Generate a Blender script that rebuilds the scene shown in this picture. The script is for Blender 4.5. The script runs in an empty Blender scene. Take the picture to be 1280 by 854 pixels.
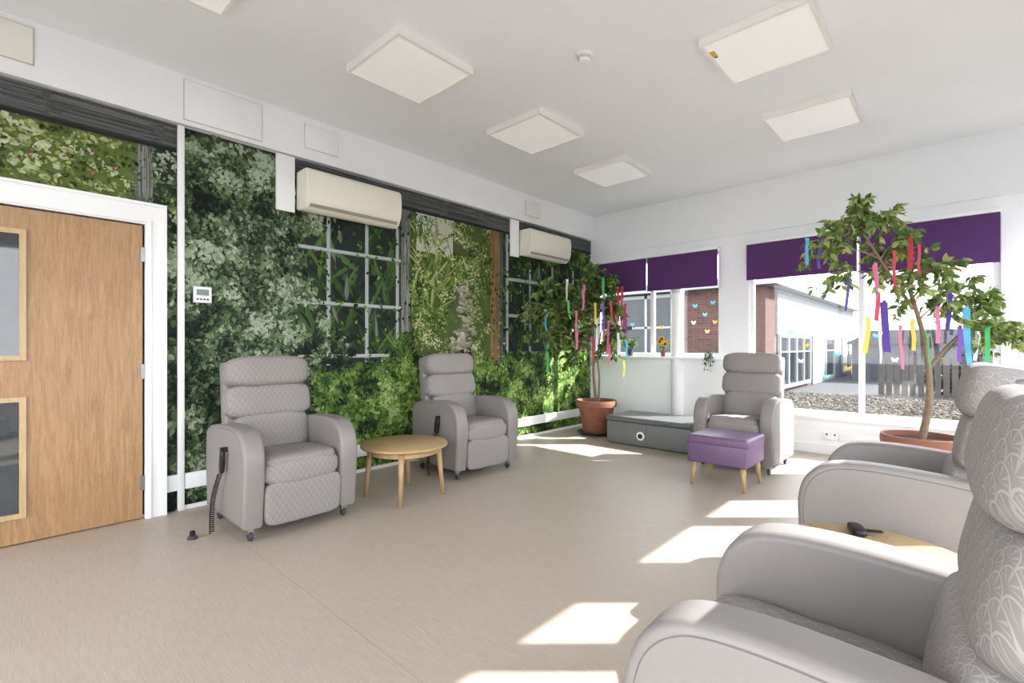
import bpy, bmesh, math, random
from mathutils import Vector, Matrix, noise
random.seed(7)
R=random.random
def U(a,b): return a+(b-a)*random.random()
scene=bpy.context.scene
def s2l(c):
    return tuple((x/255/12.92 if x/255<=0.04045 else ((x/255+0.055)/1.055)**2.4) for x in c)
# ------------------------------------------------------------------ materials
MATS={}
def newmat(name):
    m=bpy.data.materials.new(name); m.use_nodes=True
    return m,m.node_tree.nodes,m.node_tree.links,m.node_tree.nodes["Principled BSDF"]
def M(name,rgb,rough=0.5,var=0.06,scale=8,bump=0.0,bscale=200,metal=0,spec=0.5,emit=0,stretch=None,trans=0):
    if name in MATS: return MATS[name]
    m,n,l,p=newmat(name)
    c=s2l(rgb)
    tc=n.new('ShaderNodeTexCoord'); mp=n.new('ShaderNodeMapping'); l.new(tc.outputs['Object'],mp.inputs[0])
    if stretch: mp.inputs['Scale'].default_value=stretch
    nz=n.new('ShaderNodeTexNoise'); nz.inputs['Scale'].default_value=scale; nz.inputs['Detail'].default_value=4
    l.new(mp.outputs[0],nz.inputs[0])
    cr=n.new('ShaderNodeValToRGB')
    cr.color_ramp.elements[0].position=0.3; cr.color_ramp.elements[1].position=0.7
    cr.color_ramp.elements[0].color=tuple(x*(1-var) for x in c)+(1,)
    cr.color_ramp.elements[1].color=tuple(min(1,x*(1+var)) for x in c)+(1,)
    l.new(nz.outputs[0],cr.inputs[0]); l.new(cr.outputs[0],p.inputs['Base Color'])
    p.inputs['Roughness'].default_value=rough; p.inputs['Metallic'].default_value=metal
    p.inputs['Specular IOR Level'].default_value=spec
    if bump:
        b=n.new('ShaderNodeBump'); b.inputs['Strength'].default_value=bump; b.inputs['Distance'].default_value=0.002
        nb=n.new('ShaderNodeTexNoise'); nb.inputs['Scale'].default_value=bscale
        l.new(mp.outputs[0],nb.inputs[0]); l.new(nb.outputs[0],b.inputs['Height']); l.new(b.outputs[0],p.inputs['Normal'])
    if emit:
        l.new(cr.outputs[0],p.inputs['Emission Color']); p.inputs['Emission Strength'].default_value=emit
    MATS[name]=m; return m
def VCOL(name,rough=0.6,spec=0.3,transl=0.0):
    m,n,l,p=newmat(name)
    a=n.new('ShaderNodeAttribute'); a.attribute_name='Col'
    l.new(a.outputs['Color'],p.inputs['Base Color']); p.inputs['Roughness'].default_value=rough
    p.inputs['Specular IOR Level'].default_value=spec
    if transl:
        t=n.new('ShaderNodeBsdfTranslucent'); l.new(a.outputs['Color'],t.inputs[0])
        mx=n.new('ShaderNodeMixShader'); mx.inputs[0].default_value=transl
        out=[x for x in n if x.type=='OUTPUT_MATERIAL'][0]
        l.new(p.outputs[0],mx.inputs[1]); l.new(t.outputs[0],mx.inputs[2]); l.new(mx.outputs[0],out.inputs[0])
    return m
def glass_mat():
    m,n,l,p=newmat('window_glass')
    out=[x for x in n if x.type=='OUTPUT_MATERIAL'][0]
    t=n.new('ShaderNodeBsdfTransparent'); g=n.new('ShaderNodeBsdfGlossy'); g.inputs['Roughness'].default_value=0.02
    mx=n.new('ShaderNodeMixShader'); mx.inputs[0].default_value=0.03; l.new(t.outputs[0],mx.inputs[1]); l.new(g.outputs[0],mx.inputs[2])
    l.new(mx.outputs[0],out.inputs[0]); return m
GLASS=glass_mat()
def fabric_mat():
    m,n,l,p=newmat('chair_fabric')
    tc=n.new('ShaderNodeTexCoord'); sx=n.new('ShaderNodeSeparateXYZ'); l.new(tc.outputs['Object'],sx.inputs[0])
    def MA(op,a,b=None,c=None):
        k=n.new('ShaderNodeMath'); k.operation=op
        for i,q in enumerate((a,b,c)):
            if q is None: continue
            if isinstance(q,(int,float)): k.inputs[i].default_value=q
            else: l.new(q,k.inputs[i])
        return k.outputs[0]
    s=1/0.036
    u=MA('MULTIPLY',sx.outputs[1],s)
    v=MA('MULTIPLY',MA('SUBTRACT',sx.outputs[2],sx.outputs[0]),s*1.25)
    row=MA('FLOOR',v)
    u2=MA('ADD',u,MA('MULTIPLY',row,0.5))
    fu=MA('SUBTRACT',MA('FRACT',u2),0.5); fv=MA('FRACT',v)
    d=MA('SQRT',MA('ADD',MA('MULTIPLY',fu,MA('MULTIPLY',fu,3.6)),MA('MULTIPLY',fv,fv)))
    outline=MA('LESS_THAN',MA('ABSOLUTE',MA('SUBTRACT',d,0.92)),0.06)
    ang=MA('ARCTAN2',fu,MA('ADD',fv,0.06))
    fan=MA('GREATER_THAN',MA('COSINE',MA('MULTIPLY',ang,13)),0.62)
    ins=MA('LESS_THAN',d,0.80)
    t=MA('MAXIMUM',MA('MULTIPLY',outline,1.0),MA('MULTIPLY',fan,MA('MULTIPLY',ins,0.8)))
    cr=n.new('ShaderNodeValToRGB'); cr.color_ramp.elements[0].position=0.0; cr.color_ramp.elements[1].position=1.0
    cr.color_ramp.elements[0].color=s2l((134,128,126))+(1,); cr.color_ramp.elements[1].color=s2l((158,153,150))+(1,)
    l.new(t,cr.inputs[0]); l.new(cr.outputs[0],p.inputs['Base Color']); p.inputs['Roughness'].default_value=0.75
    return m
FAB=fabric_mat()
LEA=M('taupe_leather',(136,130,128),0.42,0.03,5,0.12,350)
PIPE=M('leather_piping',(106,101,99),0.5,0.03)
WHITE=M('white_paint',(244,245,246),0.6,0.01,3)
PANG=M('panel_grey_edge',(205,205,205),0.6,0.01,3)
WALLW=M('wall_white',(244,246,248),0.7,0.01,2)
CEILM=M('ceiling_white',(244,246,248),0.8,0.01,2)
PVC=M('white_pvc',(242,242,244),0.35,0.01)
BLACK=M('black_plastic',(22,22,24),0.4,0.1)
DGREY=M('dark_grey_plastic',(62,64,68),0.5,0.05)
TERRA=M('terracotta',(138,90,69),0.75,0.12,12,0.3,60)
SOIL=M('soil',(48,38,30),0.95,0.3,40,0.8,80)
BARK=M('bark',(134,114,93),0.85,0.2,30,0.6,60)
CREAM=M('cream_plastic',(234,229,213),0.45,0.02)
CREAM2=M('cream_panel',(240,237,228),0.55,0.02)
def wood(name,a,b,sc=(1,14,1.2),rough=0.4):
    m,n,l,p=newmat(name)
    tc=n.new('ShaderNodeTexCoord'); mp=n.new('ShaderNodeMapping'); mp.inputs['Scale'].default_value=sc
    l.new(tc.outputs['Object'],mp.inputs[0])
    nz=n.new('ShaderNodeTexNoise'); nz.inputs['Scale'].default_value=3.0; nz.inputs['Detail'].default_value=6; nz.inputs['Distortion'].default_value=1.2
    l.new(mp.outputs[0],nz.inputs[0])
    mp2=n.new('ShaderNodeMapping'); mp2.inputs['Scale'].default_value=tuple(x*6 for x in sc); l.new(tc.outputs['Object'],mp2.inputs[0])
    n2=n.new('ShaderNodeTexNoise'); n2.inputs['Scale'].default_value=4; l.new(mp2.outputs[0],n2.inputs[0])
    ad=n.new('ShaderNodeMath'); ad.operation='MULTIPLY_ADD'; ad.inputs[1].default_value=0.5; l.new(n2.outputs[0],ad.inputs[0]); l.new(nz.outputs[0],ad.inputs[2])
    cr=n.new('ShaderNodeValToRGB'); cr.color_ramp.elements[0].position=0.5; cr.color_ramp.elements[1].position=1.0
    cr.color_ramp.elements[0].color=s2l(a)+(1,); cr.color_ramp.elements[1].color=s2l(b)+(1,)
    l.new(ad.outputs[0],cr.inputs[0]); l.new(cr.outputs[0],p.inputs['Base Color']); p.inputs['Roughness'].default_value=rough
    return m
OAK=wood('oak_veneer',(152,114,77),(182,146,105))
BEECH=wood('beech',(170,140,98),(188,160,118),(6,2,2))
BEAM=wood('pale_oak_trim',(182,153,112),(202,175,136))
def floor_mat():
    m,n,l,p=newmat('floor_vinyl')
    tc=n.new('ShaderNodeTexCoord')
    def nz(sc,scale,det=3):
        mp=n.new('ShaderNodeMapping'); mp.inputs['Scale'].default_value=sc; l.new(tc.outputs['Object'],mp.inputs[0])
        k=n.new('ShaderNodeTexNoise'); k.inputs['Scale'].default_value=scale; k.inputs['Detail'].default_value=det; l.new(mp.outputs[0],k.inputs[0]); return k.outputs[0]
    a=nz((3.5,90,1),3,5); b=nz((1,1,1),1.2,2)
    ad=n.new('ShaderNodeMath'); ad.operation='MULTIPLY_ADD'; ad.inputs[1].default_value=0.2; l.new(b,ad.inputs[0]); l.new(a,ad.inputs[2])
    cr=n.new('ShaderNodeValToRGB'); cr.color_ramp.elements[0].position=0.35; cr.color_ramp.elements[1].position=0.9
    cr.color_ramp.elements[0].color=s2l((169,154,139))+(1,); cr.color_ramp.elements[1].color=s2l((191,178,164))+(1,)
    l.new(ad.outputs[0],cr.inputs[0])
    sx=n.new('ShaderNodeSeparateXYZ'); l.new(tc.outputs['Object'],sx.inputs[0])
    w=n.new('ShaderNodeMath'); w.operation='PINGPONG'; w.inputs[1].default_value=1.0; l.new(sx.outputs[1],w.inputs[0])
    g=n.new('ShaderNodeMath'); g.operation='GREATER_THAN'; g.inputs[1].default_value=0.9982; l.new(w.outputs[0],g.inputs[0])
    mx=n.new('ShaderNodeMix'); mx.data_type='RGBA'; l.new(g.outputs[0],mx.inputs[0]); l.new(cr.outputs[0],mx.inputs[6]); mx.inputs[7].default_value=s2l((158,143,128))+(1,)
    l.new(mx.outputs[2],p.inputs['Base Color']); p.inputs['Roughness'].default_value=0.42; p.inputs['Specular IOR Level'].default_value=0.4
    return m
FLOORM=floor_mat()
# ------------------------------------------------------------------ geometry helpers
def link(o,parent=None):
    scene.collection.objects.link(o)
    if parent: o.parent=parent
    return o
def empty(name,loc=(0,0,0),rz=0):
    e=bpy.data.objects.new(name,None); e.empty_display_size=0.1; e.location=loc; e.rotation_euler=(0,0,rz); return link(e)
def from_bm(bm,name,mat,parent=None,smooth=False):
    me=bpy.data.meshes.new(name); bm.normal_update(); bm.to_mesh(me); bm.free()
    if mat: me.materials.append(mat)
    if smooth:
        for f in me.polygons: f.use_smooth=True
    return link(bpy.data.objects.new(name,me),parent)
def box(name,x0,x1,y0,y1,z0,z1,mat,parent=None,bev=0,seg=2):
    bm=bmesh.new(); bmesh.ops.create_cube(bm,size=1)
    cx,cy,cz=(x0+x1)/2,(y0+y1)/2,(z0+z1)/2
    for v in bm.verts: v.co=Vector((v.co.x*(x1-x0),v.co.y*(y1-y0),v.co.z*(z1-z0)))
    if bev: bmesh.ops.bevel(bm,geom=bm.edges[:],offset=bev,segments=seg,affect='EDGES',profile=0.5)
    o=from_bm(bm,name,mat,parent,smooth=False)
    if bev:
        for f in o.data.polygons: f.use_smooth=True
        try: o.data.set_sharp_from_angle(angle=math.radians(40))
        except Exception: pass
    o.location=(cx,cy,cz); return o
def boxes(name,lst,mat,parent=None):
    bm=bmesh.new()
    for (x0,x1,y0,y1,z0,z1) in lst:
        r=bmesh.ops.create_cube(bm,size=1)
        for v in r['verts']: v.co=Vector(((x0+x1)/2+v.co.x*(x1-x0),(y0+y1)/2+v.co.y*(y1-y0),(z0+z1)/2+v.co.z*(z1-z0)))
    return from_bm(bm,name,mat,parent)
def cushion(name,size,loc,mat,parent=None,n=5.0,rot=(0,0,0),res=14,wr=0):
    bm=bmesh.new(); bmesh.ops.create_cube(bm,size=2)
    bmesh.ops.subdivide_edges(bm,edges=bm.edges[:],cuts=res,use_grid_fill=True)
    sd=U(0,50)
    for v in bm.verts:
        p=v.co; k=(abs(p.x)**n+abs(p.y)**n+abs(p.z)**n)**(1/n)
        q=p/k; v.co=Vector((q.x*size[0]/2,q.y*size[1]/2,q.z*size[2]/2))
        if wr:
            dsp=noise.noise(Vector((v.co.x*6,v.co.y*16+sd,v.co.z*6)))*wr
            v.co+=q.normalized()*dsp
    o=from_bm(bm,name,mat,parent,True); o.location=loc; o.rotation_euler=rot; return o
def prism(name,prof,y0,y1,mat,parent=None,bev=0.02,seg=3,sharp=50):
    bm=bmesh.new()
    a=[bm.verts.new((x,y0,z)) for x,z in prof]; b=[bm.verts.new((x,y1,z)) for x,z in prof]
    f1=bm.faces.new(a); f2=bm.faces.new(b[::-1]); n=len(prof)
    for i in range(n): bm.faces.new((a[i],b[i],b[(i+1)%n],a[(i+1)%n]))
    bmesh.ops.recalc_face_normals(bm,faces=bm.faces[:])
    if bev:
        ed=[e for e in bm.edges if abs(e.verts[0].co.y-e.verts[1].co.y)<1e-6]
        bmesh.ops.bevel(bm,geom=ed,offset=bev,segments=seg,affect='EDGES',profile=0.5,clamp_overlap=True)
    o=from_bm(bm,name,mat,parent,True)
    try: o.data.set_sharp_from_angle(angle=math.radians(sharp))
    except Exception: pass
    return o
def lathe(name,prof,mat,parent=None,loc=(0,0,0),seg=40,rot=(0,0,0)):
    bm=bmesh.new(); rings=[]
    for r,z in prof:
        rings.append([bm.verts.new((r*math.cos(2*math.pi*i/seg),r*math.sin(2*math.pi*i/seg),z)) for i in range(seg)])
    for a,b in zip(rings,rings[1:]):
        for i in range(seg): bm.faces.new((a[i],a[(i+1)%seg],b[(i+1)%seg],b[i]))
    bm.faces.new(rings[0][::-1]); bm.faces.new(rings[-1])
    o=from_bm(bm,name,mat,parent,True); o.location=loc; o.rotation_euler=rot
    try: o.data.set_sharp_from_angle(angle=math.radians(40))
    except Exception: pass
    return o
def curve(name,paths,mat,bev=0.01,parent=None,res=3,radii=None):
    cu=bpy.data.curves.new(name,'CURVE'); cu.dimensions='3D'; cu.bevel_depth=bev; cu.bevel_resolution=res; cu.use_fill_caps=True
    for k,pts in enumerate(paths):
        sp=cu.splines.new('POLY'); sp.points.add(len(pts)-1)
        for i,p in enumerate(pts):
            sp.points[i].co=(p[0],p[1],p[2],1); sp.points[i].radius=radii[k][i] if radii else 1
        sp.use_smooth=True
    cu.materials.append(mat); return link(bpy.data.objects.new(name,cu),parent)
def catmull(pts,sub):
    pts=[Vector(p) for p in pts]; out=[]
    for i in range(len(pts)-1):
        a=pts[max(0,i-1)];b=pts[i];c=pts[i+1];dd=pts[min(len(pts)-1,i+2)]
        for q in range(sub):
            t=q/sub; out.append(.5*((2*b)+(c-a)*t+(2*a-5*b+4*c-dd)*t*t+(3*b-a-3*c+dd)*t**3))
    out.append(pts[-1]); return out
class Acc:
    def __init__(s): s.v=[];s.f=[];s.c=[]
    def add(s,pts,faces,col):
        b=len(s.v); s.v+=pts; s.f+=[tuple(b+i for i in f) for f in faces]; s.c+=[col]*len(pts)
    def build(s,name,mat,parent=None,smooth=False):
        me=bpy.data.meshes.new(name); me.from_pydata(s.v,[],s.f)
        at=me.color_attributes.new('Col','FLOAT_COLOR','POINT')
        flat=[]
        for c in s.c: flat+= [c[0],c[1],c[2],1.0]
        at.data.foreach_set('color',flat); me.materials.append(mat)
        return link(bpy.data.objects.new(name,me),parent)
def grid_wall(name,along,p0,p1,a0,a1,z1,ops,mat):
    A=sorted(set([a0,a1]+[o[0] for o in ops]+[o[1] for o in ops])); Z=sorted(set([0,z1]+[o[2] for o in ops]+[o[3] for o in ops]))
    L=[]
    for i in range(len(A)-1):
        for j in range(len(Z)-1):
            ca=(A[i]+A[i+1])/2; cz=(Z[j]+Z[j+1])/2
            if any(o[0]<ca<o[1] and o[2]<cz<o[3] for o in ops): continue
            if along=='x': L.append((A[i],A[i+1],p0,p1,Z[j],Z[j+1]))
            else: L.append((p0,p1,A[i],A[i+1],Z[j],Z[j+1]))
    return boxes(name,L,mat)
# ------------------------------------------------------------------ room
H=3.17; XR=5.2; YB=6.3; YR=-2.2
box('floor',-0.15,XR+0.12,YR-0.12,YB+0.12,-0.1,0,FLOORM)
box('ceiling',-0.15,XR+0.12,YR-0.12,YB+0.12,H,H+0.1,CEILM)
box('wall_left',-0.15,0,YR-0.12,YB+0.12,0,H,WALLW)
backops=[(0.12,1.98,1.05,2.42),(2.30,4.47,0.42,2.42)]
grid_wall('wall_back','x',YB,YB+0.12,0,XR,H,backops,WALLW)
rightops=[(0.6,3.49,0.42,2.55),(3.61,4.14,0.42,2.55),(4.60,5.45,0.42,2.55),(5.56,6.18,0.42,2.55),(-1.9,0.4,0.42,2.55)]
grid_wall('wall_right','y',XR,XR+0.12,YR,YB,H,rightops,WALLW)
rear_fill_ops=[(0.3,5.0,0.3,2.95)]  # large unseen opening added behind the camera to let in frontal fill light
grid_wall('wall_rear','x',YR-0.12,YR,0,XR,H,rear_fill_ops,WALLW)
box('trim_soffit',0,0.06,YR,YB,2.81,H,WHITE)
box('trim_back_head',0.07,XR,YB-0.02,YB,2.57,2.60,WHITE)
box('trim_wall_rail',0.0215,0.045,0.975,YB-0.05,0.15,0.265,WHITE,bev=0.006)
box('trim_post',0.0215,0.05,0.93,0.972,0.0,2.80,WHITE,bev=0.004)
box('baseboard_left',0.0215,0.035,0.975,YB-0.03,0,0.03,WHITE)
box('baseboard_back',0.02,XR,YB-0.02,YB,0,0.10,WHITE)
box('trim_wall_rail_short',0.0215,0.045,0.865,0.929,0.15,0.265,WHITE)
def window(name,along,a0,a1,z0,z1,p,mull=(),trans=(),t=0.05):
    e=empty(name); L=[]
    def add(A0,A1,Z0,Z1):
        if along=='x': L.append((A0,A1,p-0.03,p+0.03,Z0,Z1))
        else: L.append((p-0.03,p+0.03,A0,A1,Z0,Z1))
    add(a0,a0+t,z0,z1); add(a1-t,a1,z0,z1); add(a0+t,a1-t,z0,z0+t); add(a0+t,a1-t,z1-t,z1)
    for m in mull: add(m-t/2,m+t/2,z0+t,z1-t)
    for z in trans: add(a0+t,a1-t,z-t/2,z+t/2)
    boxes('frame',L,PVC,e)
    if along=='x': box('glass',a0+0.01,a1-0.01,p-0.004,p+0.004,z0+0.01,z1-0.01,GLASS,e)
    else: box('glass',p-0.004,p+0.004,a0+0.01,a1-0.01,z0+0.01,z1-0.01,GLASS,e)
    return e
window('window_1','x',0.12,1.98,1.05,2.42,YB+0.06,(1.02,),())
window('window_2','x',2.30,4.47,0.42,2.42,YB+0.06,(3.42,),())
for i,o in enumerate(rightops): window('window_%d'%(3+i),'y',o[0],o[1],o[2],o[3],XR+0.06,((o[0]+o[1])/2,) if o[1]-o[0]>1.5 else (),t=0.035)
window('window_8','x',0.3,5.0,0.3,2.95,YR-0.06,(1.9,3.4))  # unseen rear glazing, added so sky light fills the room from the front
box('trim_sill_left',0.08,2.02,YB-0.10,YB-0.001,1.02,1.05,PVC,bev=0.006)
box('trim_sill_right',2.26,4.51,YB-0.08,YB-0.001,0.385,0.42,PVC,bev=0.006)
box('trim_panel_back',2.30,4.47,YB-0.025,YB-0.001,0.28,0.30,WHITE)
def blind_mat():
    m,n,l,p=newmat('purple_blind')
    out=[x for x in n if x.type=='OUTPUT_MATERIAL'][0]
    tc=n.new('ShaderNodeTexCoord'); nz=n.new('ShaderNodeTexNoise'); nz.inputs['Scale'].default_value=90; l.new(tc.outputs['Object'],nz.inputs[0])
    cr=n.new('ShaderNodeValToRGB'); cr.color_ramp.elements[0].color=s2l((82,42,98))+(1,); cr.color_ramp.elements[1].color=s2l((95,52,113))+(1,)
    l.new(nz.outputs[0],cr.inputs[0]); l.new(cr.outputs[0],p.inputs['Base Color']); p.inputs['Roughness'].default_value=0.8
    t=n.new('ShaderNodeBsdfTranslucent'); l.new(cr.outputs[0],t.inputs[0])
    mx=n.new('ShaderNodeMixShader'); mx.inputs[0].default_value=0.1; l.new(p.outputs[0],mx.inputs[1]); l.new(t.outputs[0],mx.inputs[2]); l.new(mx.outputs[0],out.inputs[0])
    return m
BL=blind_mat()
BY=YB-0.115
for (a,b,zb) in [(0.13,1.005,1.98),(1.02,1.97,1.965),(2.31,3.40,2.0),(3.43,4.46,1.97)]:
    e=empty('roller_blind')
    box('cloth',a,b,BY-.002,BY+.002,zb,2.41,BL,e)
    box('bottom_bar',a,b,BY-0.007,BY+0.007,zb-0.018,zb+0.004,BL,e,bev=0.003)
    box('cassette',a-0.005,b+0.005,BY-0.03,YB-0.001,2.405,2.44,PVC,e,bev=0.005)
c=empty('support_column')
lathe('shaft',[(0.082,0),(0.082,2.40)],WHITE,c,(1.40,YB-0.0,0))
lathe('collar',[(0.09,1.90),(0.09,1.97)],PANG,c,(1.40,YB,0))
# ------------------------------------------------------------------ mural
def lerp(a,b,t): return tuple(a[i]+(b[i]-a[i])*t for i in range(3))
def pal(cols,t):
    t=max(0,min(0.9999,t))*(len(cols)-1); i=int(t); return s2l(lerp(cols[i],cols[i+1],t-i))
mu=Acc()
def rect(y0,y1,z0,z1,x,rgb,sk=0):
    mu.add([(x,y0,z0),(x,y1,z0),(x,y1+sk,z1),(x,y0+sk,z1)],[(0,1,2,3)],s2l(rgb))
def leaf(y,z,ang,L,W,x,col,k=0.82):
    ca,sa=math.cos(ang),math.sin(ang)
    x+=R()*0.00008      # keep printed layers from being exactly coplanar
    def P(a,b): return (x,y+a*ca-b*sa,z+a*sa+b*ca)
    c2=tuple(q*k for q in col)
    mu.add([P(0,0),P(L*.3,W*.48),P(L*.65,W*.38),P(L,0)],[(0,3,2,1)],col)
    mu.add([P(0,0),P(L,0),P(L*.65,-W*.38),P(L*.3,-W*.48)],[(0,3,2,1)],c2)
PA=[(18,27,20),(44,60,40),(80,100,66),(119,138,102),(170,182,157)]
PD=[(18,29,12),(46,70,27),(80,112,45),(116,145,69),(162,183,115)]
PC=[(38,50,23),(78,98,44),(126,142,74),(165,175,110),(204,206,160)]
PW=[(18,25,18),(30,44,29),(52,79,39),(78,110,56)]
Y0,Y1=-0.35,YB-0.001
box('wall_mural_backing',0.0005,0.004,Y0,Y1,0.02,2.805,M('mural_dark_green',(26,38,22),0.6,0.5,14))
for i in range(900):
    y=U(0.9,Y1-0.1); z=U(0.1,2.7); t=0.1+0.25*R()
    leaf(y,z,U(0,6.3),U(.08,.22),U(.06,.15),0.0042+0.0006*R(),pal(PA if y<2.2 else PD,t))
rect(Y0,.70,2.19,2.61,0.005,(96,110,58))
for i in range(60):
    leaf(U(Y0,.62),U(2.25,2.58),U(0,6.3),U(.03,.09),U(.03,.07),0.0052+.0003*R(),s2l((196,204,170)))
for (a,b,z0,z1) in [(1.72,2.86,1.02,2.6),(4.42,5.95,1.05,2.6)]:
    rect(a,b,z0,z1,0.005,(36,45,40))
    for i in range(80):
        leaf(U(a,b-.1),U(z0,z1-.15),U(0.6,2.6),U(.2,.45),U(.04,.09),0.0051+0.0006*R(),pal(PW,R()))
    for i in range(16):
        leaf(U(a,b-.1),U(z0,z1-.3),U(0.8,2.4),U(.15,.4),U(.03,.06),0.0058+.0001*R(),pal(PD,U(.3,.55)))
    for i in range(10):
        y=U(a,b-.2); z=U(z0,z1-.3); leaf(y,z,U(1.2,1.9),U(.15,.3),U(.02,.05),0.006,s2l((108,120,116)))
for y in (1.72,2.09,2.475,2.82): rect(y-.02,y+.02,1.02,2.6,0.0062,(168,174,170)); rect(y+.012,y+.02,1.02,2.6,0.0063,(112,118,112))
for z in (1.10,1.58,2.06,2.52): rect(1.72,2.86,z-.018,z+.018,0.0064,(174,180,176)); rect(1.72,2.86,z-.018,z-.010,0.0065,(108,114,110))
for y in (4.44,4.88,5.36,5.85): rect(y-.022,y+.022,1.05,2.6,0.0062,(158,166,166))
for z in (1.10,1.58,2.04,2.52): rect(4.42,5.9,z-.02,z+.02,0.0064,(164,172,170))
rect(2.97,4.14,0.9,2.6,0.005,(74,88,45))
for i in range(60):
    leaf(U(2.97,4.05),U(.95,2.3),U(0,6.3),U(.1,.3),U(.08,.2),0.0051+.0002*R(),pal(PC,U(0,.35)))
rect(3.05,3.55,2.2,2.6,0.00545,(188,196,182)); rect(3.3,3.34,1.9,2.6,0.0055,(140,132,110)); 
for i in range(170):
    z=U(0.95,1.95); w=0.08+0.13*(1.95-z); y=3.66+0.06*math.sin(z*5)+U(-w,w)
    g=U(120,185); leaf(y,z,U(-.2,.2),U(.05,.12),U(.03,.07),0.0056+0.0003*R(),s2l((g,g*.96,g*.84)))
for i in range(70):
    leaf(U(2.99,3.5),U(1.55,2.35),U(.4,2.6),U(.15,.36),U(.02,.05),0.0059+.0006*R(),pal(PC,U(.15,.8)),.75)
for i in range(14):
    y=U(3.0,4.0); z=U(2.0,2.3); a=U(.3,2.8); leaf(y,z,a,U(.2,.5),.012,0.0066,s2l((110,96,74)))
def woodrect(y0,y1,z0,z1,x,cols,vert=True):
    rect(y0,y1,z0,z1,x,cols[0])
    for i in range(int(60*max((y1-y0),(z1-z0))**0.5)+160):
        c=random.choice(cols); 
        if vert:
            w=U(.002,.008); y=U(y0,y1-w); h=U(.05,.4); z=U(z0,max(z0,z1-h)); rect(y,y+w,z,min(z1,z+h),x+0.00005+0.0003*R(),c)
        else:
            w=U(.002,.008); z=U(z0,z1-w); h=U(.1,.6); y=U(y0,max(y0,y1-h)); rect(y,min(y1,y+h),z,z+w,x+0.00005+0.0003*R(),c)
GW=[(112,114,110),(90,92,88),(138,140,134),(76,78,74),(152,152,144),(98,96,90)]
GB=[(80,82,82),(66,68,68),(94,96,96),(72,72,70),(108,110,108),(56,58,58)]
BW=[(128,98,66),(100,76,50),(152,120,82),(114,94,66)]
woodrect(2.86,2.97,1.0,2.6,0.0068,GW)
woodrect(4.14,4.30,0.95,2.62,0.0068,BW); woodrect(4.30,4.36,0.95,2.62,0.0068,GB)
woodrect(.70,.79,2.2,2.62,0.0068,GW)
for a,b in [(Y0,.93),(1.62,Y1)]:
    for q in range(int((b-a)/0.6)+1):
        woodrect(a+q*.6,min(b,a+q*.6+.6),2.62,2.80,0.0195,GB,False)
    rect(a,b,2.60,2.63,0.0199,(40,42,40))
N=38000; cand=[]
while len(cand)<N:
    y=U(Y0,Y1-.03); z=U(0.02,2.78)
    n1=noise.noise(Vector((y*1.6,z*1.6,3))); n2=noise.noise(Vector((y*5,z*5,9))); n3=noise.noise(Vector((y*2.2,z*2.2,20)))
    n4=noise.noise(Vector((y*11,z*11,31)))
    t=.41+.45*n1+.65*n2+.4*n4+U(-.28,.32)
    if y<.93:
        if y<.86 and z<2.18: continue
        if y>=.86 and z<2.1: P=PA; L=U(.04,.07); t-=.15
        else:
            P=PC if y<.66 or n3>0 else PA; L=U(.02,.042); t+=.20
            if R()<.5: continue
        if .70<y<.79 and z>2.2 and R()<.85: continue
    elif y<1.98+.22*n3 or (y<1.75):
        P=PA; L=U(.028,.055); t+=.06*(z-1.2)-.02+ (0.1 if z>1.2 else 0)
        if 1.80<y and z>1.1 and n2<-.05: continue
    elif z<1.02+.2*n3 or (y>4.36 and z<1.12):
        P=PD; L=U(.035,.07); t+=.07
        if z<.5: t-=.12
    elif y<2.99:
        if z<1.3 and y<2.35: 
            P=PA; L=U(.03,.055)
            if R()<.55: continue
        else:
            if R()<.96 and not (n3>.42): continue
            P=PD; L=U(.03,.06); t-=.1
    elif y<4.14:
        path=abs(y-3.66)<0.07+.12*(1.95-z) and z<1.9
        if path and R()<.96: continue
        if n2<-.18 or R()<.4: continue
        if z>1.75 and y<3.5 and R()<.5: continue
        P=PC if n3>-.15 else PD; L=U(.02,.042); t+=.16 if z>1.9 else .06
        if y>3.85: t-=.1
    elif y<4.42:
        if R()<.93 or z>2.3: continue
        P=PD; L=.05
    else:
        if n3<.25 and R()<.96: continue
        P=PD; L=U(.04,.07); t-=.12
    if z>2.60 and (y<.93 or y>1.62): continue
    cand.append((y,z,L,P,t))
for i,(y,z,L,P,t) in enumerate(cand):
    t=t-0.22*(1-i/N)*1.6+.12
    W=L*U(.45,.72)
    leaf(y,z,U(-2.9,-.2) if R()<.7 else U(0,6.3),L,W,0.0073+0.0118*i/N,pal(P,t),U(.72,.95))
for cy,cz in [(2.80,1.16),(2.90,1.08)]:
    for i in range(20):
        a=U(.4,2.7); L=U(.12,.30); leaf(cy,cz,a,L,.008,0.0192+0.0003*R(),pal(PD,U(.3,.8)))
for i in range(20):
    y=random.choice([U(-.2,.62),U(3.0,4.05)]); z=U(2.22,2.56) if y<1 else U(1.7,2.5)
    col=s2l(random.choice([(200,120,140),(215,160,175),(190,100,100),(215,185,190),(130,105,170)]))
    for k in range(3): leaf(y,z,k*2.1+R(),U(.010,.016),.012,0.0196,col)
mural=mu.build('wall_mural_garden_print',VCOL('mural_print',0.62,0.2))
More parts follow.
